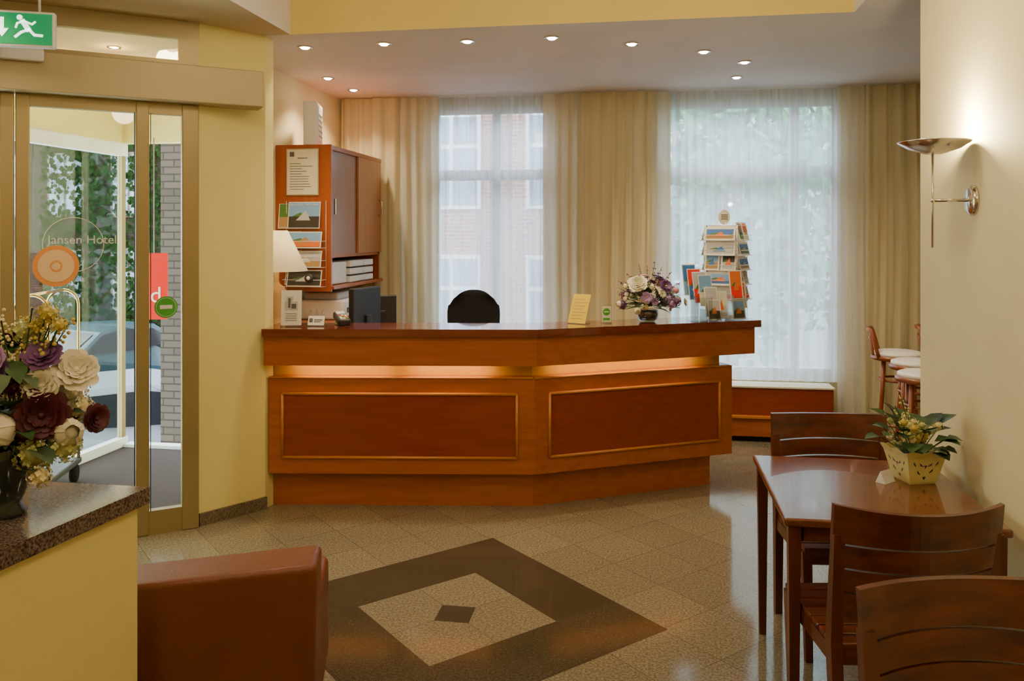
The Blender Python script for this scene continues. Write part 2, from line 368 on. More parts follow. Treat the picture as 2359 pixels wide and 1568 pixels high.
# vestibule
b=B('vestibule_floor'); b.prism([(-4.2,3.25),(-4.02,3.36),(-2.557,4.467),(-2.629,4.563),(-2.86,4.9),(-2.86,6.1),(-4.2,6.1)],-.15,-.002,'mat'); b.done()
b=B('wall_vestibule'); b.box(-4.2,-4.1,3.5,6.12,2.43,2.93,'yellow'); b.box(-4.1,-2.86,6.02,6.12,2.43,2.93,'yellow'); b.done()
b=B('window_vestibule'); b.box(-4.18,-4.11,3.5,6.1,2.33,2.43,'white'); b.box(-4.18,-4.11,3.5,6.1,0,.07,'white'); b.box(-4.17,-4.13,6.05,6.1,.07,2.33,'alu')
b.box(-4.15,-4.145,3.5,6.05,.07,2.33,'vglass'); b.done()
b=B('trim_threshold'); b.box(-4.1,-2.86,6.03,6.12,0,.025,'white'); b.done()
for X,Y in ((-3.03,5.59),(-2.61,5.41),(-2.57,5.84)):  # added lights imitating ceiling lights mirrored in the transom glass
    b=B('mirrored_light_stand_in',PM(X,Y,2.93)); b.lathe([(.045,0),(.045,-.006),(.032,-.006),(.03,0)],'chrome'); b.lathe([(.03,-.004),(.0,-.012)],'bulbs'); o=b.done()
    light(o,'lamp','POINT',(0,0,-.08),6,WARM,.03)
b=B('hanging_banner',PM(-2.70,6.22,0,5)); b.box(-.10,.10,-.006,.006,1.06,1.56,'red'); b.box(-.004,.004,-.004,.004,1.56,2.43,'chrome'); o=b.done()
text(o,'banner_letters',"'d",.17,Mx.Translation(V((.0,-.008,1.24)))@UP,'paper')
# luggage cart
b=B('luggage_cart',PM(-3.05,5.42,0,9))
b.box(-.11,.11,-.30,.30,.12,.16,'dark',.01)
for y in (-.26,.26): b.tube([(-.1,y,.16)]+[(-.1+.1*(1-math.cos(t)),y,1.22+.1*math.sin(t)) for t in [math.pi*i/10 for i in range(11)]]+[(.1,y,.16)],.010,'brass')
b.tube([(0,-.26,1.32),(0,.26,1.32)],.010,'brass')
for x in (-.08,.08):
    for y in (-.24,.24): b.tube([(x-.015,y,.06),(x+.015,y,.06)],.06,'rubber',16)
b.done()
# ------------------------------------------------------------------ outside
SZ=-1.6
b=B('ground_street'); b.box(-40,40,7.5,60,SZ-.1,SZ,'street'); b.done()
b=B('brick_building_wall'); b.box(-4.95,-2.9,7.9,8.1,SZ,4,'brickg'); b.tube([(-4.6,7.86,SZ),(-4.6,7.86,3.8)],.04,'skirt'); b.tube([(-4.35,7.84,1.9),(-4.5,7.84,1.6),(-4.35,7.84,1.4)],.015,'skirt'); b.done()
def facade(name,u0,u1,v,mw,zt=9,mf='white'):
    b=B(name); b.box(u0,u1,v,v+.4,SZ,zt,mw)
    n=int((u1-u0)/2)
    for i in range(n):
        for z in (-.6,2.2,5.2):
            u=u0+(i+.5)*(u1-u0)/n
            b.box(u-.6,u+.6,v-.05,v+.01,z,z+1.9,mf); 
            for k in (-1,1): b.box(u+.28*k-.24,u+.28*k+.24,v-.07,v-.04,z+.08,z+1.2,'wind'); b.box(u+.28*k-.24,u+.28*k+.24,v-.07,v-.04,z+1.3,z+1.82,'wind')
    b.done()
facade('brick_townhouse',-9,-.6,16,'brickr'); facade('plaster_townhouse',-.4,12,19,'facade',7); facade('brick_townhouse',-24,-9.6,22,'brickg',9,'skirt')
b=B('ivy_wall_growth')
for i in range(4200):
    u=random.uniform(-17.5,-13.2); z=random.uniform(-1.4,5.5); 
    if random.random()<abs(math.sin(u*1.7+z*.6))*.55: continue
    c=V((u,21.85+random.uniform(-.1,.05),z)); r=random.uniform(.05,.10); a=random.uniform(0,6.28); t=random.uniform(-.6,.6)
    b.add([c+V((math.cos(a+k*1.57)*r,math.sin(a+k)*r*t,math.sin(a+k*1.57)*r)) for k in range(4)],[[0,1,2,3]],'ivy')
b.done(norm=False)
def tree(u,v,h,rr,seed):
    random.seed(seed)
    b=B('street_tree',RM(u,v,SZ)); b.tube([(0,0,0),(.05,0,h*.3),(-.05,.05,h*.6),(0,0,h*.8)],[.16,.13,.09,.04],'bark')
    for k in range(7):
        a=k*.9; b.tube([(0,0,h*(.35+.05*k)),(math.cos(a)*rr*.6,math.sin(a)*rr*.6,h*(.5+.06*k))],[.06,.02],'bark',6)
    for i in range(2400):
        d=V((random.gauss(0,1),random.gauss(0,1),random.gauss(0,1))).normalized()*random.random()**.4
        c=V((d.x*rr,d.y*rr,h*.62+d.z*h*.40)); r=random.uniform(.08,.17)
        e1=V((random.gauss(0,1),random.gauss(0,1),random.gauss(0,1))).normalized(); e2=e1.orthogonal().normalized()
        b.add([c-e1*r,c+e2*r*.6,c+e1*r,c-e2*r*.6],[[0,1,2,3]],'leafout')
    b.done(norm=False)
tree(1.1,11.5,6.5,1.5,1); tree(3.4,13,7,1.9,2); tree(-.6,14,2.6,.8,3)
def car(X,Y,deg,mat):
    b=B('car',Mx.Translation(R(X,Y,SZ))@Mx.Rotation(rad(deg+9),4,'Z'))
    prof=[(-2.0,.35),(-2.02,.62),(-1.9,.80),(-1.0,.92),(-.35,1.36),(.1,1.45),(.9,1.42),(1.55,1.0),(1.95,.92),(2.02,.55),(1.98,.33)]
    def section(y,sx,inset):
        out=[]
        for x,z in prof:
            k=max(0,(z-.92)/.5); out.append((x*sx,y*(1-.18*k)*1,z))
        return out
    rings=[section(y,sx,0) for y,sx in ((-.84,.96),(-.80,1),(0,1.01),(.80,1),(.84,.96))]
    n=len(prof); vs=[p for r in rings for p in r]; fs=[]
    for i in range(4):
        for j in range(n): fs.append([i*n+j,i*n+(j+1)%n,(i+1)*n+(j+1)%n,(i+1)*n+j])
    fs+= [list(range(n)),list(range(4*n,5*n))[::-1]]
    b.add(vs,fs,mat,False)
    for s in (-1,1):
        for q in ([(-.80,.96),(-.32,1.30),(.05,1.36),(.05,.96)],[(.12,.96),(.12,1.37),(.82,1.34),(1.32,1.0)]):
            b.add([(x,s*(.86*(1-.18*max(0,(z-.92)/.5))),z) for x,z in q],[[0,1,2,3]],'carglass')
        for x in (-1.28,1.25):
            b.tube([(x,s*.66,.31),(x,s*.87,.31)],.31,'rubber',20); b.tube([(x,s*.86,.31),(x,s*.885,.31)],.19,'chrome',14)
    b.quad([(-.98,-.66,.955),(-.98,.66,.955),(-.42,.6,1.335),(-.42,-.6,1.335)],'carglass')
    b.quad([(1.50,-.66,1.06),(1.50,.66,1.06),(1.0,.6,1.40),(1.0,-.6,1.40)],'carglass')
    for s in (-1,1): b.box(-2.03,-1.92,s*.68-.12,s*.68+.12,.60,.74,'white',.02); b.box(1.95,2.04,s*.68-.1,s*.68+.1,.62,.85,'taill',.02)
    b.done()
car(-4.75,10.9,205,'carw'); car(-8.6,17.0,60,'carb')

# ------------------------------------------------------------------ curtains + radiator covers
def curtain(name,u0,u1,z0,z1,v,amp,per,mat,seed):
    random.seed(seed); ph=[random.uniform(0,6.28) for _ in range(6)]
    b=B(name); n=max(20,int((u1-u0)/.010)); nz=8; vs=[]
    for k in range(nz+1):
        z=z0+(z1-z0)*k/nz; fl=1-.25*k/nz
        for i in range(n+1):
            x=u0+(u1-u0)*i/n; t=x+.02*math.sin(x*9+ph[0])+.012*math.sin(z*1.3+ph[3]+x*4)
            y=amp*fl*(math.sin(2*math.pi*t/per+ph[1])+.45*math.sin(2*math.pi*t/per*.43+ph[2])+.3*math.sin(2*math.pi*t/per*2.3+ph[4]))
            vs.append((x,v+y,z))
    fs=[[k*(n+1)+i,k*(n+1)+i+1,(k+1)*(n+1)+i+1,(k+1)*(n+1)+i] for k in range(nz) for i in range(n)]
    b.add(vs,fs,mat,True); b.done(norm=False)
for i,(u0,u1) in enumerate(((-2.69,-2.15),(-.52,.08),(1.80,2.9))): curtain('drape_curtain',u0,u1,.06,2.92,7.11,.028,.13,'drape',i)
for i,(u0,u1) in enumerate(((-2.18,-1.79),(-.86,-.48),(.04,.235),(1.58,1.84))): curtain('drape_curtain',u0,u1,.06,2.92,7.13,.022,.10,'drape2',i+5)
curtain('sheer_curtain',-1.92,-.72,.475,2.92,7.18,.012,.085,'sheer',11); curtain('sheer_curtain',.12,1.68,.475,2.92,7.18,.012,.085,'sheer',12)
for u0,u1 in ((-1.75,-.90),(.26,1.53)):
    b=B('radiator_cover'); b.box(u0,u1,6.98,7.04,.045,.20,'counter',.004); b.box(u0,u1,7.01,7.04,.21,.44,'cpanel',.004); b.box(u0,u1,6.96,7.05,.195,.215,'bead',.003)
    b.box(u0-.01,u1+.01,7.0,7.24,.44,.455,'paperc',.003); b.box(u0+.02,u1-.02,7.02,7.05,0,.045,'kickshade'); b.done()

# ------------------------------------------------------------------ recessed downlights
for X,Y in ((-1.358,5.41),(-.824,5.31),(-.284,5.24),(.249,5.147),(.771,5.311),(1.288,5.538),(1.656,5.872),(1.752,6.438),(-1.445,6.474),(-1.345,7.0)):
    b=B('mirrored_light_stand_in',PM(X,Y,2.93)); b.lathe([(.048,0),(.048,-.007),(.036,-.007),(.033,0)],'chrome'); b.lathe([(.034,-.003),(.02,-.014),(0,-.018)],'bulbs'); o=b.done()
    light(o,'lamp','SPOT',(0,0,-.03),50,WARM,.03,ang=112)
for u,v in ((-1.4,.3),(.4,.3),(-1.4,3.0),(.4,3.0)):  # unseen globe lamps added as room fill, in place of the chandeliers
    b=B('fill_ceiling_lamp',RM(u,v,3.42)); b.lathe([(.06,0),(.06,-.02),(.012,-.03),(.012,-.16),(.03,-.17)],'brass'); b.ball((0,0,-.23),.07,'shade'); o=b.done()
    light(o,'lamp','POINT',(0,0,-.36),34,WARM,.12)
for u,v in ((-3.2,1.2),(-3.1,3.2),(2.8,4.6),(2.8,6.2)):
    b=B('mirrored_light_stand_in',RM(u,v,2.93)); b.lathe([(.048,0),(.048,-.007),(.036,-.007),(.033,0)],'chrome'); b.lathe([(.034,-.003),(.02,-.014),(0,-.018)],'bulbs'); o=b.done()
    light(o,'lamp','SPOT',(0,0,-.03),38,WARM,.03,ang=130)

# ------------------------------------------------------------------ reception counter
BP=[V((-1.51,5.20)),V((.13,5.17)),V((1.346,5.617))]
d1=(BP[1]-BP[0]).normalized(); d2=(BP[2]-BP[1]).normalized(); n1=V((d1.y,-d1.x)); n2=V((d2.y,-d2.x))
def off(o,e=0,l=0):
    nm=(n1+n2).normalized(); return [BP[0]+n1*o-d1*l, BP[1]+nm*(o/nm.dot(n1)), BP[2]+n2*o+d2*e]
b=B('reception_counter',PM(0,0,0,0))
def level(z0,z1,of,ob,e,m,l=0):
    f=off(of,e,l); k=off(ob,e,l); b.prism([tuple(p) for p in f+k[::-1]],z0,z1,m)
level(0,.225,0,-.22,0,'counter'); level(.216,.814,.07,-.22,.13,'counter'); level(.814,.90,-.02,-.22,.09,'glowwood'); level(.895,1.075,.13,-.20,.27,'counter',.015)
level(1.075,1.122,.155,-.21,.305,'ctop',.02)
def seg(i,s,z,o):
    p=off(o)
    q=(p[0]+d1*s) if i==0 else (p[1]+d2*s)
    return (q.x,q.y,z)
for i,s0,s1 in ((0,.085,1.542),(1,.098,1.337)):
    zt,zb=.712,.318; o=.0755
    b.quad([seg(i,s0,zb,.0725),seg(i,s1,zb,.0725),seg(i,s1,zt,.0725),seg(i,s0,zt,.0725)],'cpanel')
    for (sa,za,sb,zc) in ((s0,zb,s1,zb),(s0,zt,s1,zt),(s0,zb,s0,zt),(s1,zb,s1,zt)): b.tube([seg(i,sa,za,o),seg(i,sb,zc,o)],.0095,'bead',8)
b.tube([seg(0,.0,.812,.07),seg(0,1.64,.812,.07)],.007,'bead',8); b.tube([seg(1,.0,.812,.07),seg(1,1.42,.812,.07)],.007,'bead',8)
TL=((0,.45,.60),(0,1.12,.52),(1,.66,1.05))
for i,s,ln in TL: b.tube([seg(i,s-ln/2,.8925,.10),seg(i,s+ln/2,.8925,.10)],.0025,'tubeglow',8)
b.prism([tuple(p) for p in off(-.22)+off(-.60)[::-1]],.70,.74,'counter')
ctr=b.done()
for (i,s,ln) in TL:
    p=seg(i,s,.884,.085); a=math.atan2(d1.y,d1.x) if i==0 else math.atan2(d2.y,d2.x)
    light(ctr,'under_counter_light','AREA',p,1.5 if i==0 else 2.3,(1,.60,.18),rot=Mx.Rotation(a,4,'Z')@Mx.Rotation(rad(45),4,'X'),sx=ln,sy=.010)

# ------------------------------------------------------------------ left: back desk, cabinet
b=B('back_desk'); b.box(-2.715,-2.17,5.12,7.0,1.01,1.05,'counter',.004); b.box(-2.715,-2.2,5.15,5.19,0,1.01,'counter'); b.box(-2.715,-2.2,6.95,6.99,0,1.01,'counter'); b.box(-2.715,-2.66,5.19,6.95,.3,1.01,'counter'); b.done()
b=B('wall_cabinet'); u0,u1,v0,v1=-2.718,-2.281,5.83,7.02
b.box(u0,u1,v0,v0+.025,1.275,2.37,'cab',.003); b.box(u0,u1-.02,v1-.025,v1,1.30,2.36,'cab'); b.box(u0,u1,v0+.02,v1,2.33,2.365,'cab',.004); b.box(u0,u1-.02,v0+.02,v1,1.525,1.55,'cab')
b.box(u0,u1+.015,v0+.02,v1,1.29,1.315,'cab',.003); b.box(u0,u0+.02,v0+.02,v1,1.30,2.34,'cab')
b.box(u1-.04,u1-.018,v0+.03,v0+.64,1.55,2.33,'cabdoor',.002); b.box(u1-.018,u1,v0+.60,v1-.01,1.55,2.33,'cabdoor2',.002)
b.box(u1-.001,u1+.012,v0+.06,v0+.075,1.85,1.97,'chrome',.003) ; b.tube([(u1+.0,v1-.08,1.86),(u1+.03,v1-.08,1.88),(u1+.03,v1-.08,1.98),(u1,v1-.08,2.0)],.006,'chrome')
b.done()
b=B('letter_trays')
for k in range(3):
    z=1.318+k*.062
    b.box(-2.66,-2.30,6.30,6.85,z,z+.05,'wbox',.006); b.box(-2.30,-2.295,6.33,6.57,z+.008,z+.044,'paper'); b.box(-2.30,-2.295,6.60,6.83,z+.008,z+.044,'paper')
b.box(-2.66,-2.32,5.90,6.26,1.318,1.49,'wbox',.01); b.done()
b=B('router_box',RM(-2.50,6.02,2.367,14)); b.box(-.05,.05,-.16,.16,0,.335,'wbox',.012); b.box(.05,.055,-.10,.10,.05,.30,'paper'); 
for k in range(5): b.box(.055,.058,-.08,.08,.08+k*.04,.085+k*.04,'ink')
b.done()
b=B('printer'); b.box(-2.64,-2.24,5.98,6.42,1.052,1.20,'wbox',.015); b.box(-2.58,-2.30,6.02,6.38,1.20,1.255,'facade',.015); b.box(-2.24,-2.18,6.05,6.35,1.075,1.085,'wbox'); b.box(-2.242,-2.236,6.05,6.35,1.10,1.14,'dark'); b.done()
EP=RM(-2.718,5.829,0)
b=B('framed_notice',EP@Mx.Translation(V((.09,-.001,1.99)))); b.box(0,.255,-.012,0,0,.35,'alu2',.003); b.box(.008,.247,-.014,-.011,.008,.342,'paperc')
b.box(.03,.065,-.0155,-.0135,.29,.325,'ink')
for k in range(11): 
    b.box(.03,.03+random.uniform(.08,.19),-.0150,-.0138,.045+k*.019,.049+k*.019,'ink')
b.box(.09,.17,-.015,-.0138,.275,.281,'ink'); b.done()
def card(b,T,w,h,m1,m2,m3=None,border=.006,mb='paper'):
    b.box(-w/2,w/2,-.001,.001,0,h,mb,T=T)
    b.box(-w/2+border,w/2-border,-.0018,-.001,h*.45,h-border,m1,T=T); b.box(-w/2+border,w/2-border,-.0018,-.001,border,h*.45,m2,T=T)
    if m3: b.add([(-w*.25,-.0025,h*.3),(w*.2,-.0025,h*.3),(w*.05,-.0025,h*.68)],[[0,1,2]],m3,T=T)
    if mb=='paper' and m1!='paper': b.quad([(-w*.38,-.0022,h*.45),(w*.1,-.0022,h*.45),(-w*.12,-.0022,h*.6)],'grn',T=T)
pal=['sky','blue','tan','orange','grn','dark','facade','facade','paperc']
def tilt(x,y,z,a=12,yaw=0): return Mx.Translation(V((x,y,z)))@Mx.Rotation(rad(yaw),4,'Z')@Mx.Rotation(rad(-a),4,'X')
b=B('brochure_rack',EP@Mx.Translation(V((0,-.004,0))))
card(b,tilt(.235,-.03,1.745,8),.25,.20,'sky','dark','facade'); card(b,tilt(.07,-.02,1.745,8),.08,.19,'grn','tan')
for k,(m1,m2,m3) in enumerate((('sky','orange','tan'),('facade','tan','paperc'),('dark','dark','facade'))):
    z=1.60-k*.142; card(b,tilt(.245,-.055,z,14),.27,.125,m1,m2,m3,.008); card(b,tilt(.15,-.035,z+.012,14),.12,.115,'grn','dark')
    for zz in (z,z+.05): b.tube([(.09,-.002,zz),(.09,-.075,zz),(.40,-.075,zz),(.40,-.002,zz)],.0025,'wire',6)
b.ball((.30,-.085,1.38),(.035,.012,.035),'dark'); b.ball((.30,-.096,1.38),(.015,.006,.015),'paper')
for x in (.09,.40): b.tube([(x,-.004,1.28),(x,-.004,1.95)],.0025,'wire',6)
o=b.done()
text(o,'brochure_title','BEAUTIFUL HOLLAND',.0225,tilt(.235,-.03,1.745,8)@Mx.Translation(V((0,-.004,.178)))@UP,'paper')
# table lamp
b=B('table_lamp',PM(-1.60,5.62,1.052)); b.lathe([(.085,0),(.085,.015),(.05,.03),(.055,.10),(.06,.25),(.05,.29),(.02,.31),(.012,.33),(.012,.42)],'lampb')
b.lathe([(.205,.40),(.070,.675),(.065,.675),(.20,.40)],'shade',36); b.ball((0,0,.50),.03,'bulb'); o=b.done()
light(o,'lamp','POINT',(0,0,.50),6,(1,.7,.38),.03)
def monitor(X,Y,z,deg,w=.40,h=.27):
    b=B('computer_monitor',PM(X,Y,z,deg)); b.box(-w/2,w/2,-.02,.02,.09,.09+h,'black',.008); b.box(-w/2+.015,w/2-.015,.019,.0225,.105,.075+h,'carglass'); b.box(-.03,.03,-.035,-.015,.0,.2,'black',.006); b.box(-.10,.10,-.10,.06,0,.012,'black',.004)
    b.done()
monitor(-1.03,5.78,.94,68,.36,.30); 
b=B('staff_desk',PM(-1.05,5.98,0)); b.box(-.42,.30,-.22,.30,.90,.94,'counter',.004); 
for x in (-.4,.26): b.box(x,x+.03,-.2,.28,0,.90,'counter')
b.done()
monitor(-.97,6.13,.94,15,.22,.22)
# office chair
b=B('office_chair',PM(-.30,6.25,0,180))
vs=[];n=16;mrow=14
for j in range(mrow+1):
    for i in range(n+1):
        x=(i/n-.5)*2; z=j/mrow
        w=.215*(1-.12*(1-z)) ; 
        if z>.6: w*=math.sqrt(max(0,1-((z-.6)/.4)**2.6*.72))
        zz=.70+z*.565-(.03*abs(x)**2.5 if z>.85 else 0); vs.append((x*w,-.22-.05*(1-x*x)-.02*math.sin(z*3),zz))
m2=[(p[0],p[1]+.05,p[2]) for p in vs]; k=(n+1)*(mrow+1)
fs=[[j*(n+1)+i,j*(n+1)+i+1,(j+1)*(n+1)+i+1,(j+1)*(n+1)+i] for j in range(mrow) for i in range(n)]
fs2=[[q+k for q in f][::-1] for f in fs]; rim=[j*(n+1) for j in range(mrow+1)]+[mrow*(n+1)+i for i in range(1,n+1)]+[j*(n+1)+n for j in range(mrow-1,-1,-1)]+[i for i in range(n-1,0,-1)]
fs3=[[rim[i],rim[(i+1)%len(rim)],rim[(i+1)%len(rim)]+k,rim[i]+k] for i in range(len(rim))]
b.add(vs+m2,fs+fs2+fs3,'blackfab',True)
b.box(-.24,.24,-.22,.24,.46,.55,'blackfab',.035); b.tube([(0,-.27,.75),(0,-.2,.5),(0,0,.46)],.02,'black'); b.tube([(0,0,.1),(0,0,.46)],.03,'black')
for i in range(5):
    a=i*1.2566; b.tube([(0,0,.11),(.28*math.cos(a),.28*math.sin(a),.07)],.018,'black'); b.ball((.28*math.cos(a),.28*math.sin(a),.03),.03,'black',1)
b.done()
# ------------------------------------------------------------------ things on the counter
CT=1.1225
b=B('brochure_display_stand',PM(-1.385,5.18,CT,4)); b.box(-.065,.065,-.03,.03,0,.012,'clear'); T=tilt(0,-.012,.008,6)
b.box(-.063,.063,-.001,.001,0,.22,'paper',T=T)
for k in range(4): b.box(-.035,.035,-.0035,-.0012,.03+.014*k,.033+.014*k,'ink',T=T)
b.box(-.04,.04,-.0030,-.0012,.095,.15,'facade',T=T); b.box(-.03,.01,-.0035,-.0012,.10,.18,'facade',T=T); b.box(-.02,-.005,-.0040,-.0012,.11,.17,'ink',T=T); b.box(.0,.03,-.0040,-.0012,.105,.135,'ink',T=T); b.done()
b=B('bottle_row',PM(-1.30,5.32,CT)) 
for k in range(3): b.lathe([(.014,0),(.015,.05),(.008,.07),(.006,.09)],'clear',12,T=Mx.Translation(V((.04*k,0,0))))
b.done()
b=B('business_card_holder',PM(-1.235,5.20,CT,-4)); b.box(-.055,.055,-.03,.035,0,.01,'clear'); T=tilt(0,-.01,.006,22); b.box(-.052,.052,-.001,.001,0,.062,'paper',T=T); b.box(-.043,-.022,-.003,-.001,.02,.045,'ink',T=T); b.box(-.012,.04,-.003,-.001,.034,.039,'ink',T=T); b.box(-.012,.03,-.003,-.001,.022,.026,'ink',T=T); b.done()
b=B('card_payment_terminal',PM(-1.09,5.27,CT,25)); b.box(-.04,.04,-.085,.085,.0,.045,'black',.012,T=Mx.Rotation(rad(14),4,'X')@Mx.Translation(V((0,0,.02)))); b.box(-.028,.028,.02,.07,.064,.068,'facade',T=Mx.Rotation(rad(14),4,'X'))
for i in range(3):
    for j in range(4): b.box(-.026+.019*i,-.012+.019*i,-.07+.019*j,-.058+.019*j,.064,.070,['paper','paper','gsticker','red'][(i+j)%4],T=Mx.Rotation(rad(14),4,'X'))
b.box(-.03,.03,.0,.07,0,.03,'wbox',.006); b.done()
b=B('yellow_notice_stand',PM(.415,5.33,CT,-35)); T=tilt(0,0,.004,24); b.box(-.065,.065,-.0015,.0015,0,.20,'ypaper',T=T)
for k in range(7): b.box(-.045,.03+.01*(k%3),-.0025,-.0014,.03+.022*k,.034+.022*k,'tan',T=T)
b.box(-.065,.065,0,.07,0,.004,'clear'); b.done()
b=B('green_card_stand',PM(.615,5.37,CT,0)); b.box(-.034,.034,-.003,.003,0,.118,'clear'); b.box(-.03,.03,-.005,-.003,.01,.112,'paperc'); disc(b,0,.075,.024,'gsticker',-.006); b.box(-.016,.016,-.0075,-.0062,.072,.078,'paper'); b.box(-.034,.034,-.025,.025,0,.004,'clear'); b.box(-.022,.022,-.006,-.005,.02,.035,'gsticker'); b.done()

# ---- flowers
def basis(n):
    n=V(n).normalized(); a=n.orthogonal().normalized(); return a,n.cross(a),n
def daisy(b,c,n,r,mp,mc,np_=11,layers=3,wide=.24):
    a,e,n=basis(n); c=V(c)
    for L in range(layers):
        rr=r*(1-.2*L); lift=.12+.34*L
        for i in range(np_):
            t=2*math.pi*(i+.5*L)/np_+random.uniform(-.12,.12); d=a*math.cos(t)+e*math.sin(t); s=n.cross(d)
            q=rr*random.uniform(.88,1.06); w=rr*wide; l2=rr*lift*random.uniform(.7,1.15)
            p0=c+n*(.04*r*L); P=lambda f,k,h: c+d*q*f+s*w*k+n*l2*h
            pts=[p0,P(.4,.75,.30),P(.72,1.0,.58),P(.93,.62,.78),P(1.0,0,.80),P(.93,-.62,.78),P(.72,-1.0,.58),P(.4,-.75,.30),P(.55,0,.26)]
            b.add(pts,[[0,1,8],[1,2,8],[2,3,4,8],[8,4,5,6],[6,7,8],[7,0,8]],mp,True)
    b.ball(c+n*r*.12,r*.15,mc,1)
def rose(b,c,n,r,mp):
    a,e,n=basis(n); c=V(c); b.ball(c,r*.62,mp,2)
    for L in range(3):
        k=5; 
        for i in range(k):
            t0=2*math.pi*(i+.37*L)/k; vs=[]
            for jj in range(5):
                ph=-.5+1.35*jj/4+(.18*L-.1)
                for ii in range(5):
                    t=t0+(ii/4-.5)*1.7; R_=r*(.70+.11*L)*(1+.10*(jj==4)+.05*abs(ii-2))
                    h=math.sin(ph)*R_; q=math.cos(ph)*R_
                    vs.append(c+(a*math.cos(t)+e*math.sin(t))*q+n*h)
            b.add(vs,[[j*5+i2,j*5+i2+1,(j+1)*5+i2+1,(j+1)*5+i2] for j in range(4) for i2 in range(4)],mp,True)
def hydra(b,c,r,mp,mc='fc',cnt=38,fr=.26):
    c=V(c)
    for i in range(cnt):
        z=1-2*(i+.5)/cnt; t=i*2.399; d=V((math.sqrt(1-z*z)*math.cos(t),math.sqrt(1-z*z)*math.sin(t),z))
        p=c+d*r*random.uniform(.85,1); a,e,n=basis(d+V((random.uniform(-.3,.3),)*3)); q=r*fr
        for k in range(4):
            t2=k*1.5708+i; dd=a*math.cos(t2)+e*math.sin(t2); s=n.cross(dd)
            b.add([p,p+dd*q*.6+s*q*.45,p+dd*q+n*q*.2,p+dd*q*.6-s*q*.45],[[0,1,2,3]],mp,True)
    b.ball(c,r*.75,mp,1)
def leaf(b,c,d,ln,w,m,up=V((0,0,1))):
    d=V(d).normalized(); s=d.cross(up); 
    if s.length<.1: s=d.cross(V((0,1,0)))
    s.normalize(); n=s.cross(d); c=V(c)
    pts=[c,c+d*ln*.3+s*w+n*w*.3,c+d*ln*.65+s*w*.8+n*w*.2-n*ln*.04,c+d*ln-n*ln*.15,c+d*ln*.65-s*w*.8+n*w*.2-n*ln*.04,c+d*ln*.3-s*w+n*w*.3,c+d*ln*.3,c+d*ln*.65-n*ln*.03]
    b.add(pts,[[0,1,6],[1,2,7,6],[2,3,7],[3,4,7],[4,5,6,7],[5,0,6]],m,True)
def sprig(b,p0,p1,m,cnt=9,r=.008,sp=1.6):
    p0=V(p0);p1=V(p1); b.tube([p0,(p0+p1)/2+V((0,0,.01)),p1],.0018,'stem',5)
    for i in range(cnt):
        t=.45+.55*i/cnt; q=p0.lerp(p1,t)+V((random.uniform(-1,1),random.uniform(-1,1),random.uniform(-1,1)))*r*sp; b.ball(q,r*random.uniform(.6,1),m,1)
# big bouquet on the granite ledge
random.seed(3)
b=B('flower_bouquet',PM(-1.265,2.06,1.0005))
b.lathe([(.045,0),(.05,.01),(.035,.03),(.05,.07),(.072,.13),(.075,.17),(.068,.19),(.06,.18),(.02,.10)],'vased')
def st(p): b.tube([(0,0,.12),(p[0]*.4,p[1]*.4,.12+(p[2]-.12)*.5),tuple(p)],.0025,'stem',5)
fl=[('d',(.175,.0,.36),(.5,-.6,.5),.058,'fw'),('d',(.115,-.05,.33),(.2,-.9,.3),.050,'fw'),('r',(.045,-.10,.235),(0,-1,.2),.042,'fw'),('d',(.125,-.06,.262),(.4,-.9,.1),.070,'fb'),('d',(.085,-.05,.245),(.1,-.9,.1),.055,'fb'),('d',(.105,-.02,.40),(.2,-.6,.7),.050,'fp'),
 ('h',(.10,-.05,.165),0,.046,'fg'),('h',(.165,-.03,.18),0,.042,'fg'),('r',(.180,-.04,.215),(.6,-.7,.2),.036,'fw'),('h',(.05,-.06,.335),0,.035,'fb'),('d',(.02,-.08,.36),(-.1,-.9,.4),.05,'fp'),('h',(.05,0,.46),0,.035,'fg'),('d',(-.06,-.09,.30),(-.3,-.9,.2),.06,'fw'),
 ('d',(.215,.02,.235),(.8,-.4,.1),.040,'fb'),('d',(-.12,-.04,.22),(-.7,-.7,.1),.06,'fp'),('r',(-.14,0,.34),(-.7,-.4,.4),.045,'fw'),('h',(.10,.08,.32),0,.05,'fw'),('d',(-.05,.08,.42),(0,.3,1),.06,'fb'),('h',(.13,-.08,.12),0,.03,'fc'),('d',(.02,-.09,.40),(0,-.9,.4),.04,'fl'),('h',(.15,.02,.31),0,.045,'fw'),('h',(.17,.03,.26),0,.035,'fc'),
 ('h',(.115,-.02,.505),0,.028,'fy'),('h',(.145,-.02,.475),0,.022,'fy'),('h',(.085,0,.47),0,.026,'fy')]
for k,p,n,r,m in fl:
    st(p)
    if k=='d': daisy(b,p,n,r,m,'fy' if m not in('fb','fw') else m,10,4,.34)
    elif k=='r': rose(b,p,n,r,m)
    else: hydra(b,p,r,m)
for p1 in ((.13,-.02,.50),(.09,-.04,.52),(.16,0,.48),(.02,-.05,.49),(-.03,0,.52),(.06,.03,.47),(.11,0,.46)): sprig(b,(.03,0,.25),p1,'fy' if p1[0]>.05 else 'fc',34,.006,3.2)
for i in range(90):
    a=random.uniform(0,6.28); z=random.uniform(.12,.40); q=random.uniform(.02,.13)
    leaf(b,(q*math.cos(a),q*math.sin(a),z),(math.cos(a),math.sin(a),random.uniform(-.5,.6)),random.uniform(.06,.10),random.uniform(.018,.03),random.choice(['leaf','leafd','leafg','leafg']))
b.done(norm=False)
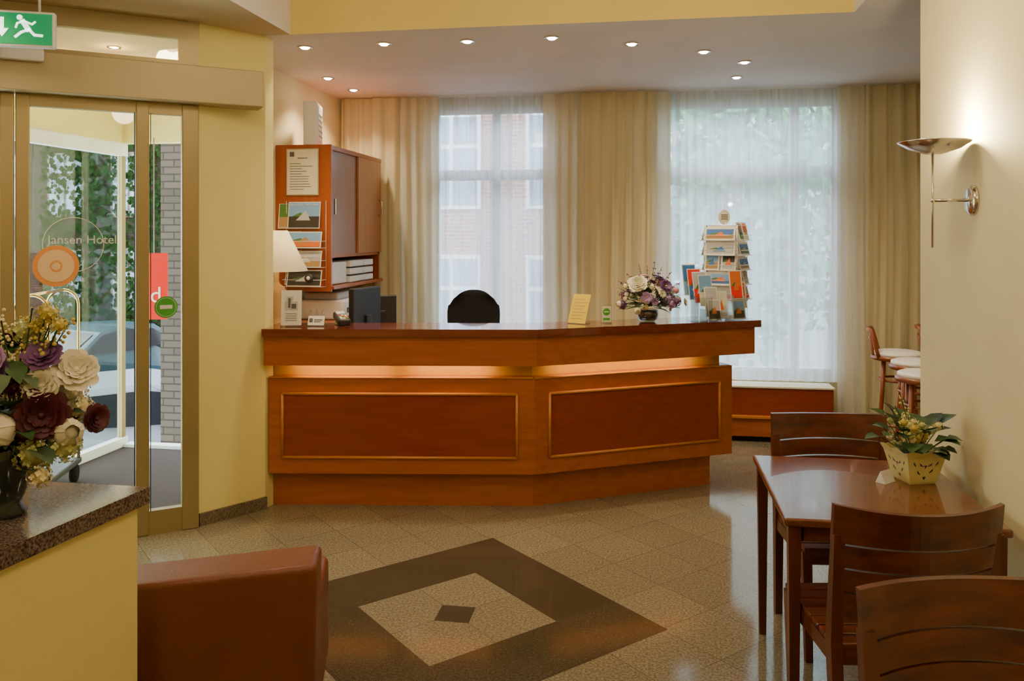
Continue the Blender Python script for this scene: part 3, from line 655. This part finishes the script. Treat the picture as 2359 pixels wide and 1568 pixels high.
# counter bouquet
random.seed(9)
b=B('flower_arrangement',PM(.905,5.50,CT))
b.lathe([(.045,0),(.065,.012),(.075,.05),(.07,.08),(.066,.08),(.07,.05),(.06,.016),(0,.012)],'clear'); b.lathe([(.05,.01),(.068,.05),(.062,.07),(0,.075)],'soil')
for i in range(150):
    a=random.uniform(0,6.28); el=random.uniform(-.15,1.35); rr=random.uniform(.13,.19)
    d=V((math.cos(a)*math.cos(el)*1.15,math.sin(a)*math.cos(el)*.75,math.sin(el))); p=V((0,0,.12))+d*rr
    k=random.random()
    if k<.34: daisy(b,p,d,random.uniform(.022,.036),random.choice(['fw','fl','fp','pk','fl','fc']),'fy',9,2)
    elif k<.54: hydra(b,p,.028,random.choice(['fp','fl','fg','fc','fw']),cnt=18,fr=.4)
    elif k<.66: rose(b,p,d,.022,random.choice(['fc','pk','fl','fw']))
    else: leaf(b,p*.8,d,random.uniform(.06,.10),.016,random.choice(['leaf','leafg','leafg']))
daisy(b,(-.085,-.12,.255),(-.2,-.8,.6),.066,'fw','fy',18,4); daisy(b,(.10,-.12,.24),(.3,-.8,.5),.05,'fp','fy',14,3); daisy(b,(-.03,-.15,.17),(0,-1,.2),.04,'fl','fy',12,3); rose(b,(-.09,-.14,.08),(0,-1,0),.024,'fc'); hydra(b,(.17,-.1,.14),.035,'fp'); daisy(b,(.24,-.04,.13),(.8,-.5,.2),.03,'fw','fy')
for p1 in ((-.06,0,.38),(.0,.02,.37),(.05,0,.40),(.1,.03,.36),(-.14,0,.32),(.16,0,.33),(-.20,-.02,.27),(.22,0,.26)): sprig(b,(0,0,.12),p1,random.choice(['fp','fl','pk']),8,.007)
for i in range(40):
    a=random.uniform(0,6.28); leaf(b,(.04*math.cos(a),.03*math.sin(a),.09+random.random()*.06),(math.cos(a),math.sin(a)*.8,random.uniform(-.15,.7)),.13,.02,random.choice(['leaf','leafg','leafg']))
b.done(norm=False)

# postcard spinner
random.seed(5)
b=B('postcard_spinner_rack',PM(1.50,5.79,CT,0)); b.lathe([(.11,0),(.11,.008),(.012,.014),(.008,.02)],'wire'); b.tube([(0,0,.01),(0,0,.66)],.006,'wire')
for f in range(4):
    F=Mx.Rotation(rad(-32+90*f),4,'Z')
    for row in range(5):
        z=.125+row*.103
        b.tube([(-.118,-.115,z),(-.118,-.155,z),(.118,-.155,z),(.118,-.115,z)],.002,'wire',5,T=F); b.tube([(-.118,-.145,z+.035),(.118,-.145,z+.035)],.002,'wire',5,T=F)
        if (f+row)%3==2:
            for x in (-.058,.058): card(b,F@tilt(x,-.135,z,14),.105,.128,random.choice(pal),random.choice(pal),random.choice(pal),.011)
        else:
            card(b,F@tilt(0,-.140,z,14),.215,.092,random.choice(['sky','blue','facade','facade']),random.choice(['tan','grn','red','blue','facade']),random.choice(pal),.013)
            card(b,F@tilt(.01,-.123,z+.012,14),.215,.095,'paper','paper')
    for x in (-.118,.118): b.tube([(x,-.115,.11),(x,-.115,.64)],.002,'wire',5,T=F)
    b.tube([(-.118,-.115,.64),(.118,-.115,.64)],.002,'wire',5,T=F); b.tube([(-.118,-.115,.11),(.118,-.115,.11)],.002,'wire',5,T=F); b.tube([(0,0,.64),(.118,-.115,.64)],.002,'wire',5,T=F); b.tube([(0,0,.13),(.118,-.115,.11)],.002,'wire',5,T=F)
b.tube([(0,0,.62),(0,0,.67)],.004,'wire')
n=28; b.add([(-.01+.040*math.cos(2*math.pi*i/n),-.004,.70+.052*math.sin(2*math.pi*i/n)) for i in range(n)]+[(-.01+.040*math.cos(2*math.pi*i/n),.004,.70+.052*math.sin(2*math.pi*i/n)) for i in range(n)],[list(range(n)),list(range(n,2*n))[::-1]]+[[i,(i+1)%n,n+(i+1)%n,n+i] for i in range(n)],'paperc')
for k in range(3): b.box(-.033,.013,-.006,-.0045,.685+k*.014,.690+k*.014,'ink')
b.done()
b=B('brochure_holder',PM(1.355,5.535,CT,18))
b.box(-.17,.20,-.055,.055,0,.006,'clear')
spec=[(-.145,.045,.17,'blue','sky'),(-.115,.03,.14,'red','blue'),(-.085,.015,.12,'facade','red'),(-.055,-.01,.10,'sky','paperc')]
for x,y,z,m1,m2 in spec: card(b,tilt(x,y,z,10,6),.11,.21,m1,m2,'paper',.006); 
for x,y,z,m1,m2,h in ((-.03,-.035,.03,'facade','tan',.20),(.045,-.030,.02,'paperc','facade',.18),(.165,-.025,.14,'orange','red',.20),(.20,-.015,.08,'orange','paperc',.18),(-.02,-.05,.008,'facade','dark',.14),(.17,-.045,.008,'sky','dark',.13)): card(b,tilt(x,y,z,10),.10,h,m1,m2,'orange',.009)
for x,z in ((-.03,.03),(.045,.02),(.17,.12),(-.1,.12)): b.box(x-.055,x+.055,-.057,-.053,0,z+.04,'clear'); b.box(x-.055,x-.051,-.057,.04,0,z+.05,'clear')
b.done()

# ------------------------------------------------------------------ table + chairs
b=B('dining_table'); u0,u1,v0,v1=.47,1.18,2.87,3.68
b.box(u0,u1,v0,v1,.722,.75,'tabw',.008,seg=3)
b.box(u0+.05,u1-.05,v0+.05,v0+.07,.66,.722,'tabw'); b.box(u0+.05,u1-.05,v1-.07,v1-.05,.66,.722,'tabw'); b.box(u0+.05,u0+.07,v0+.05,v1-.05,.66,.722,'tabw'); b.box(u1-.07,u1-.05,v0+.05,v1-.05,.66,.722,'tabw')
for u in (u0+.035,u1-.035):
    for v in (v0+.035,v1-.035):
        t=bmesh.new(); bmesh.ops.create_cube(t,size=1)
        for w in t.verts:
            k=.021 if w.co.z>0 else .014; w.co=V((u+(1 if w.co.x>0 else -1)*k,v+(1 if w.co.y>0 else -1)*k,.722 if w.co.z>0 else 0))
        b.addbm(t,'chairz')
b.done()
def dchair(Mt):
    b=B('dining_chair',Mt); W=.255
    def back(x,z): return -.18-.075*(1-(x/W)**2)-(z-.45)*.14
    def slat(z0,z1,xw,th=.02,lift=0):
        n=18; vs=[]
        for i in range(n+1):
            x=-xw+2*xw*i/n
            for (z,dy) in ((z0,0),(z1+lift*(x/xw)**2,0),(z1+lift*(x/xw)**2,th),(z0,th)): vs.append((x,back(x,z)+dy,z))
        fs=[[i*4+j,i*4+(j+1)%4,(i+1)*4+(j+1)%4,(i+1)*4+j] for i in range(n) for j in range(4)]+[[0,1,2,3],[n*4+3,n*4+2,n*4+1,n*4]]
        b.add(vs,fs,'chair')
    slat(.775,.880,W,.02,.012); slat(.700,.769,W-.02); slat(.625,.694,W-.02); slat(.545,.619,W-.02)
    def bar(p0,p1,w0,w1,m):
        vs=[];
        for p,(wx,wy) in ((p0,w0),(p1,w1)):
            for sx,sy in ((-1,-1),(1,-1),(1,1),(-1,1)): vs.append((p[0]+sx*wx,p[1]+sy*wy,p[2]))
        b.add(vs,[[3,2,1,0],[4,5,6,7],[0,1,5,4],[1,2,6,5],[2,3,7,6],[3,0,4,7]],m)
    for s in (-1,1):
        bar((s*.228,-.215,0),(s*.235,-.185,.46),(.015,.018),(.018,.024),'chairz'); bar((s*.235,-.185,.46),(s*.238,back(.238,.80)+.012,.80),(.018,.024),(.017,.014),'chairz')
        bar((s*.222,.215,0),(s*.232,.215,.44),(.014,.014),(.019,.019),'chairz')
        b.box(s*.235-.012,s*.235+.012,-.17,.21,.39,.44,'chairz')
    b.box(-.22,.22,.205,.228,.39,.44,'chair'); b.box(-.22,.22,-.20,-.18,.39,.44,'chair')
    for k in range(7):
        y0=-.205+k*.064; b.box(-.245,.245,y0,y0+.058,.44,.458,'chair',.004)
    return b.done()
dchair(PM(1.22,2.71,0,0)); dchair(PM(1.415,3.49,0,177)); dchair(PM(1.060,1.67,0,184))
b=B('table_number_card',PM(1.435,3.17,.7505,35)); b.add([(-.035,-.02,0),(.035,-.02,0),(.035,0,.045),(-.035,0,.045),(-.035,.02,0),(.035,.02,0)],[[0,1,2,3],[3,2,5,4],[0,3,4],[1,5,2]],'paper'); b.done()
# potted violet
random.seed(21)
b=B('potted_plant',PM(1.555,3.19,.7505,8))
def ring(w,z,wav=0):
    out=[]
    for s in range(4):
        a0=rad(45+90*s); p=V((math.cos(a0),math.sin(a0)))*w*1.414; a1=rad(135+90*s); q=V((math.cos(a1),math.sin(a1)))*w*1.414
        for i in range(8):
            t=i/8; r=p.lerp(q,t); out.append((r.x,r.y,z+wav*math.sin(t*math.pi*4)))
    return out
rs=[ring(.052,0),ring(.056,.008),ring(.078,.105),ring(.088,.128,.005),ring(.084,.128,.005),ring(.072,.10)]
vs=[p for r in rs for p in r]; b.add(vs,[[i*32+j,i*32+(j+1)%32,(i+1)*32+(j+1)%32,(i+1)*32+j] for i in range(5) for j in range(32)]+[list(range(32))[::-1]],'potc'); b.add(ring(.073,.105),[list(range(32))],'soil')
for f in range(4):
    F=Mx.Rotation(rad(90*f),4,'Z')
    for x,z,a,m in ((-.025,.05,.5,'leafd'),(.025,.055,-.5,'leafd'),(0,.03,0,'leafd'),(.0,.075,0,'fp'),(-.018,.08,.8,'fp'),(.018,.08,-.8,'fp'),(-.045,.085,.3,'leafg'),(.045,.085,-.3,'leafg')):
        y=-(.0545+(z-.008)*.227)-.0015; d=V((math.sin(-a),-.2*math.cos(a),math.cos(a)))
        s=V((math.cos(a),0,math.sin(a))); c=V((x,y,z)); b.add([c-d*.014,c+s*.007,c+d*.014,c-s*.007],[[0,1,2,3]],m,T=F)
for i in range(30):
    a=random.uniform(0,6.28); z=.11+random.random()*.05; el=random.uniform(.1,1.2); ln=random.uniform(.05,.12)
    d=V((math.cos(a)*math.cos(el),math.sin(a)*math.cos(el),math.sin(el))); p=V((math.cos(a)*.03,math.sin(a)*.03,z))+d*ln; b.tube([(math.cos(a)*.02,math.sin(a)*.02,.10),tuple(p)],.0018,'stem',5)
    leaf(b,p,d+V((0,0,-.3)),.065,.036,random.choice(['leaf','leaf','leafd','leafg']))
for i in range(26):
    a=random.uniform(0,6.28); q=random.uniform(.03,.10); hydra(b,(q*math.cos(a)-.01,q*math.sin(a)-.02,random.uniform(.14,.24)),.018,random.choice(['fg','fy','fc']),cnt=10,fr=.45)
for p1 in ((-.06,0,.34),(-.03,.02,.32),(-.08,0,.29)): sprig(b,(0,0,.12),p1,'fg',8,.007)
leaf(b,(.07,0,.2),(.8,0,.5),.12,.05,'leaf'); leaf(b,(.05,-.05,.16),(.9,-.3,.1),.10,.045,'leaf'); leaf(b,(-.06,0,.2),(-.6,-.1,.8),.10,.04,'leafg')
b.done(norm=False)

# ------------------------------------------------------------------ wall sconce
b=B('wall_sconce',RM(1.24,3.365,0)); 
b.lathe([(.0,.022),(.045,.018),(.058,.006),(.058,0)],'chrome',T=Mx.Translation(V((0,0,1.83)))@Mx.Rotation(rad(-90),4,'Y'))
b.tube([(-.02,0,1.83),(-.145,0,1.83)],.006,'chrome'); b.ball((-.145,0,1.83),.009,'chrome'); b.tube([(-.145,0,1.65),(-.145,0,2.02)],.0045,'chrome')
b.lathe([(.0,-.050),(.03,-.048),(.09,-.028),(.128,-.004),(.130,0),(.126,0),(.088,-.022),(.0,-.044)],'chrome',T=Mx.Translation(V((-.140,0,2.055))))
b.tube([(-.14,-.04,2.045),(-.14,.04,2.045)],.006,'bulb'); o=b.done()
light(o,'lamp','POINT',(-.085,0,2.10),28,(1,.80,.47),.03)

# ------------------------------------------------------------------ bar stools
def stool(X,Y,deg):
    b=B('bar_stool',PM(X,Y,0,deg)); H=.80
    b.lathe([(0,H-.03),(.185,H-.03),(.19,H-.015),(.19,H)],'stoolw'); b.lathe([(.178,H),(.176,H+.022),(.15,H+.032),(0,H+.036)],'seatw')
    for k in range(4):
        a=rad(45+90*k); c,s=math.cos(a),math.sin(a)
        b.tube([(c*.14,s*.14,H-.03),(c*.155,s*.155,.5),(c*.20,s*.20,0)],[.017,.016,.013],'stoolw')
    b.tube([(math.cos(t)*.165,math.sin(t)*.165,.30) for t in [2*math.pi*i/28 for i in range(28)]],.010,'stoolw',closed=True); b.tube([(math.cos(t)*.13,math.sin(t)*.13,.62) for t in [2*math.pi*i/28 for i in range(28)]],.009,'stoolw',closed=True)
    pts=[]
    for i in range(21):
        t=math.pi*i/20; pts.append((-.13*math.cos(t),.13+.08*math.sin(t),H-.01+.20*min(1,math.sin(t)*1.5)))
    b.tube(pts,.014,'stoolw'); 
    pts=[(-.07*math.cos(t),.165+.03*math.sin(t),H-.01+.14*math.sin(t)) for t in [math.pi*i/14 for i in range(15)]]; b.tube(pts,.010,'stoolw'); b.done()
stool(2.88,6.15,65); stool(3.32,6.30,65); stool(2.81,5.70,-110); stool(2.63,5.22,-110)

# ------------------------------------------------------------------ half wall with granite ledge
c1=V((-1.006,2.29)); dn=V((-.276,-1)).normalized(); dl=V((-C9,S9))
b=B('half_wall_ledge',PM(0,0))
b.prism([tuple(c1),tuple(c1+dn*1.3),tuple(c1+dn*1.3+dl*.95),tuple(c1+dl*.95)],.955,1.0,'gran')
q=c1+dn*.02+dl*.022; b.prism([tuple(q),tuple(q+dn*1.26),tuple(q+dn*1.26+dl*.91),tuple(q+dl*.91)],0,.955,'yellow')
b.done()
# ------------------------------------------------------------------ armchair
b=B('leather_armchair',PM(-.955,2.66,0,8))
W=.325
def cushion(x0,x1,y0,y1,z0,z1,bev,bulge=0,top=None):
    t=bmesh.new(); bmesh.ops.create_cube(t,size=1)
    for v in t.verts: v.co=V(((x0+x1)/2+v.co.x*(x1-x0),(y0+y1)/2+v.co.y*(y1-y0),(z0+z1)/2+v.co.z*(z1-z0)))
    bmesh.ops.subdivide_edges(t,edges=[e for e in t.edges if abs((e.verts[0].co-e.verts[1].co).x)>.2],cuts=8,use_grid_fill=True)
    bmesh.ops.bevel(t,geom=[e for e in t.edges if e.calc_face_angle(0)>.5],offset=bev,segments=5,profile=.6,affect='EDGES')
    if top:
        for v in t.verts: v.co=top(v.co)
    b.addbm(t,'leather',True)
cushion(-W,W,-.25,-.07,.12,.700,.024,top=lambda c:V((c.x+(.03*math.sin((c.z-.12)*4.2) if c.x>.2 else 0)-(.015*(c.z-.4) if c.x>.2 else 0),c.y-.03*(1-(c.x/W)**2)-(c.z-.12)*.02,c.z+.02*(c.x/W)*(c.z>.4)+.010*(1-(c.x/W)**2)*(c.z>.4))))
cushion(-W,-W+.12,-.10,.42,.12,.50,.04); cushion(W-.12,W,-.10,.42,.12,.50,.04); cushion(-W+.11,W-.11,-.10,.43,.25,.42,.04); b.box(-W+.11,W-.11,-.1,.40,.12,.26,'leather')
for x in (-.27,.27):
    for y in (-.19,.36): b.tube([(x,y,0),(x,y,.13)],[.015,.022],'chairz')
b.done()

# ------------------------------------------------------------------ exit sign
b=B('exit_sign',PM(-2.345,3.9,0,14)); b.box(-.17,.17,-.02,.02,2.585,2.755,'wbox',.006); b.box(-.160,.160,-.0225,-.019,2.597,2.743,'green')
b.tube([(-.1,0,2.755),(-.1,0,2.93)],.006,'wbox'); b.tube([(.1,0,2.755),(.1,0,2.93)],.006,'wbox')
def stroke(pts,w):
    for p,q in zip(pts[:-1],pts[1:]):
        p=V(p);q=V(q); d=(q-p).normalized(); s=V((d.y,-d.x))*w/2; e=d*w*.3
        b.add([(a.x,-.0245,2.67+a.y) for a in (p-s-e,p+s-e,q+s+e,q-s+e)],[[0,1,2,3]],'signwhite')
stroke([(-.052,.045),(-.052,-.01)],.016); b.add([(-.080,-.0245,2.668),(-.024,-.0245,2.668),(-.052,-.0245,2.628)],[[0,1,2]],'signwhite')
disc(b,.022,2.722,.013,'signwhite',-.0245,20)
stroke([(.035,.035),(.060,-.005)],.024); stroke([(.040,.036),(.012,.024),(.006,.004)],.010); stroke([(.045,.034),(.075,.022),(.088,.034)],.010); stroke([(.058,-.004),(.028,-.018),(.004,-.040)],.013); stroke([(.062,-.004),(.085,-.028),(.118,-.030)],.013)
b.done()

# ------------------------------------------------------------------ world + camera
w=bpy.data.worlds.new('World'); SC.world=w; w.use_nodes=True; nt=w.node_tree; bg=nt.nodes['Background']
sk=nt.nodes.new('ShaderNodeTexSky'); sk.sky_type='HOSEK_WILKIE'; sk.turbidity=6; sk.sun_direction=V((-.5,-.4,.75)).normalized()
mx=nt.nodes.new('ShaderNodeMix'); mx.data_type='RGBA'; mx.inputs[0].default_value=.8; mx.inputs[7].default_value=(.70,.83,1,1)
nt.links.new(sk.outputs[0],mx.inputs[6]); nt.links.new(mx.outputs[2],bg.inputs[0]); bg.inputs[1].default_value=27
cam=bpy.data.cameras.new('camera'); co=bpy.data.objects.new('camera',cam); COL.objects.link(co)
co.location=(0,0,1.7); co.rotation_euler=(rad(90),0,rad(9)); cam.sensor_width=36; cam.lens=36*1900/2359; cam.shift_y=-244/2359; cam.clip_start=.05
SC.camera=co
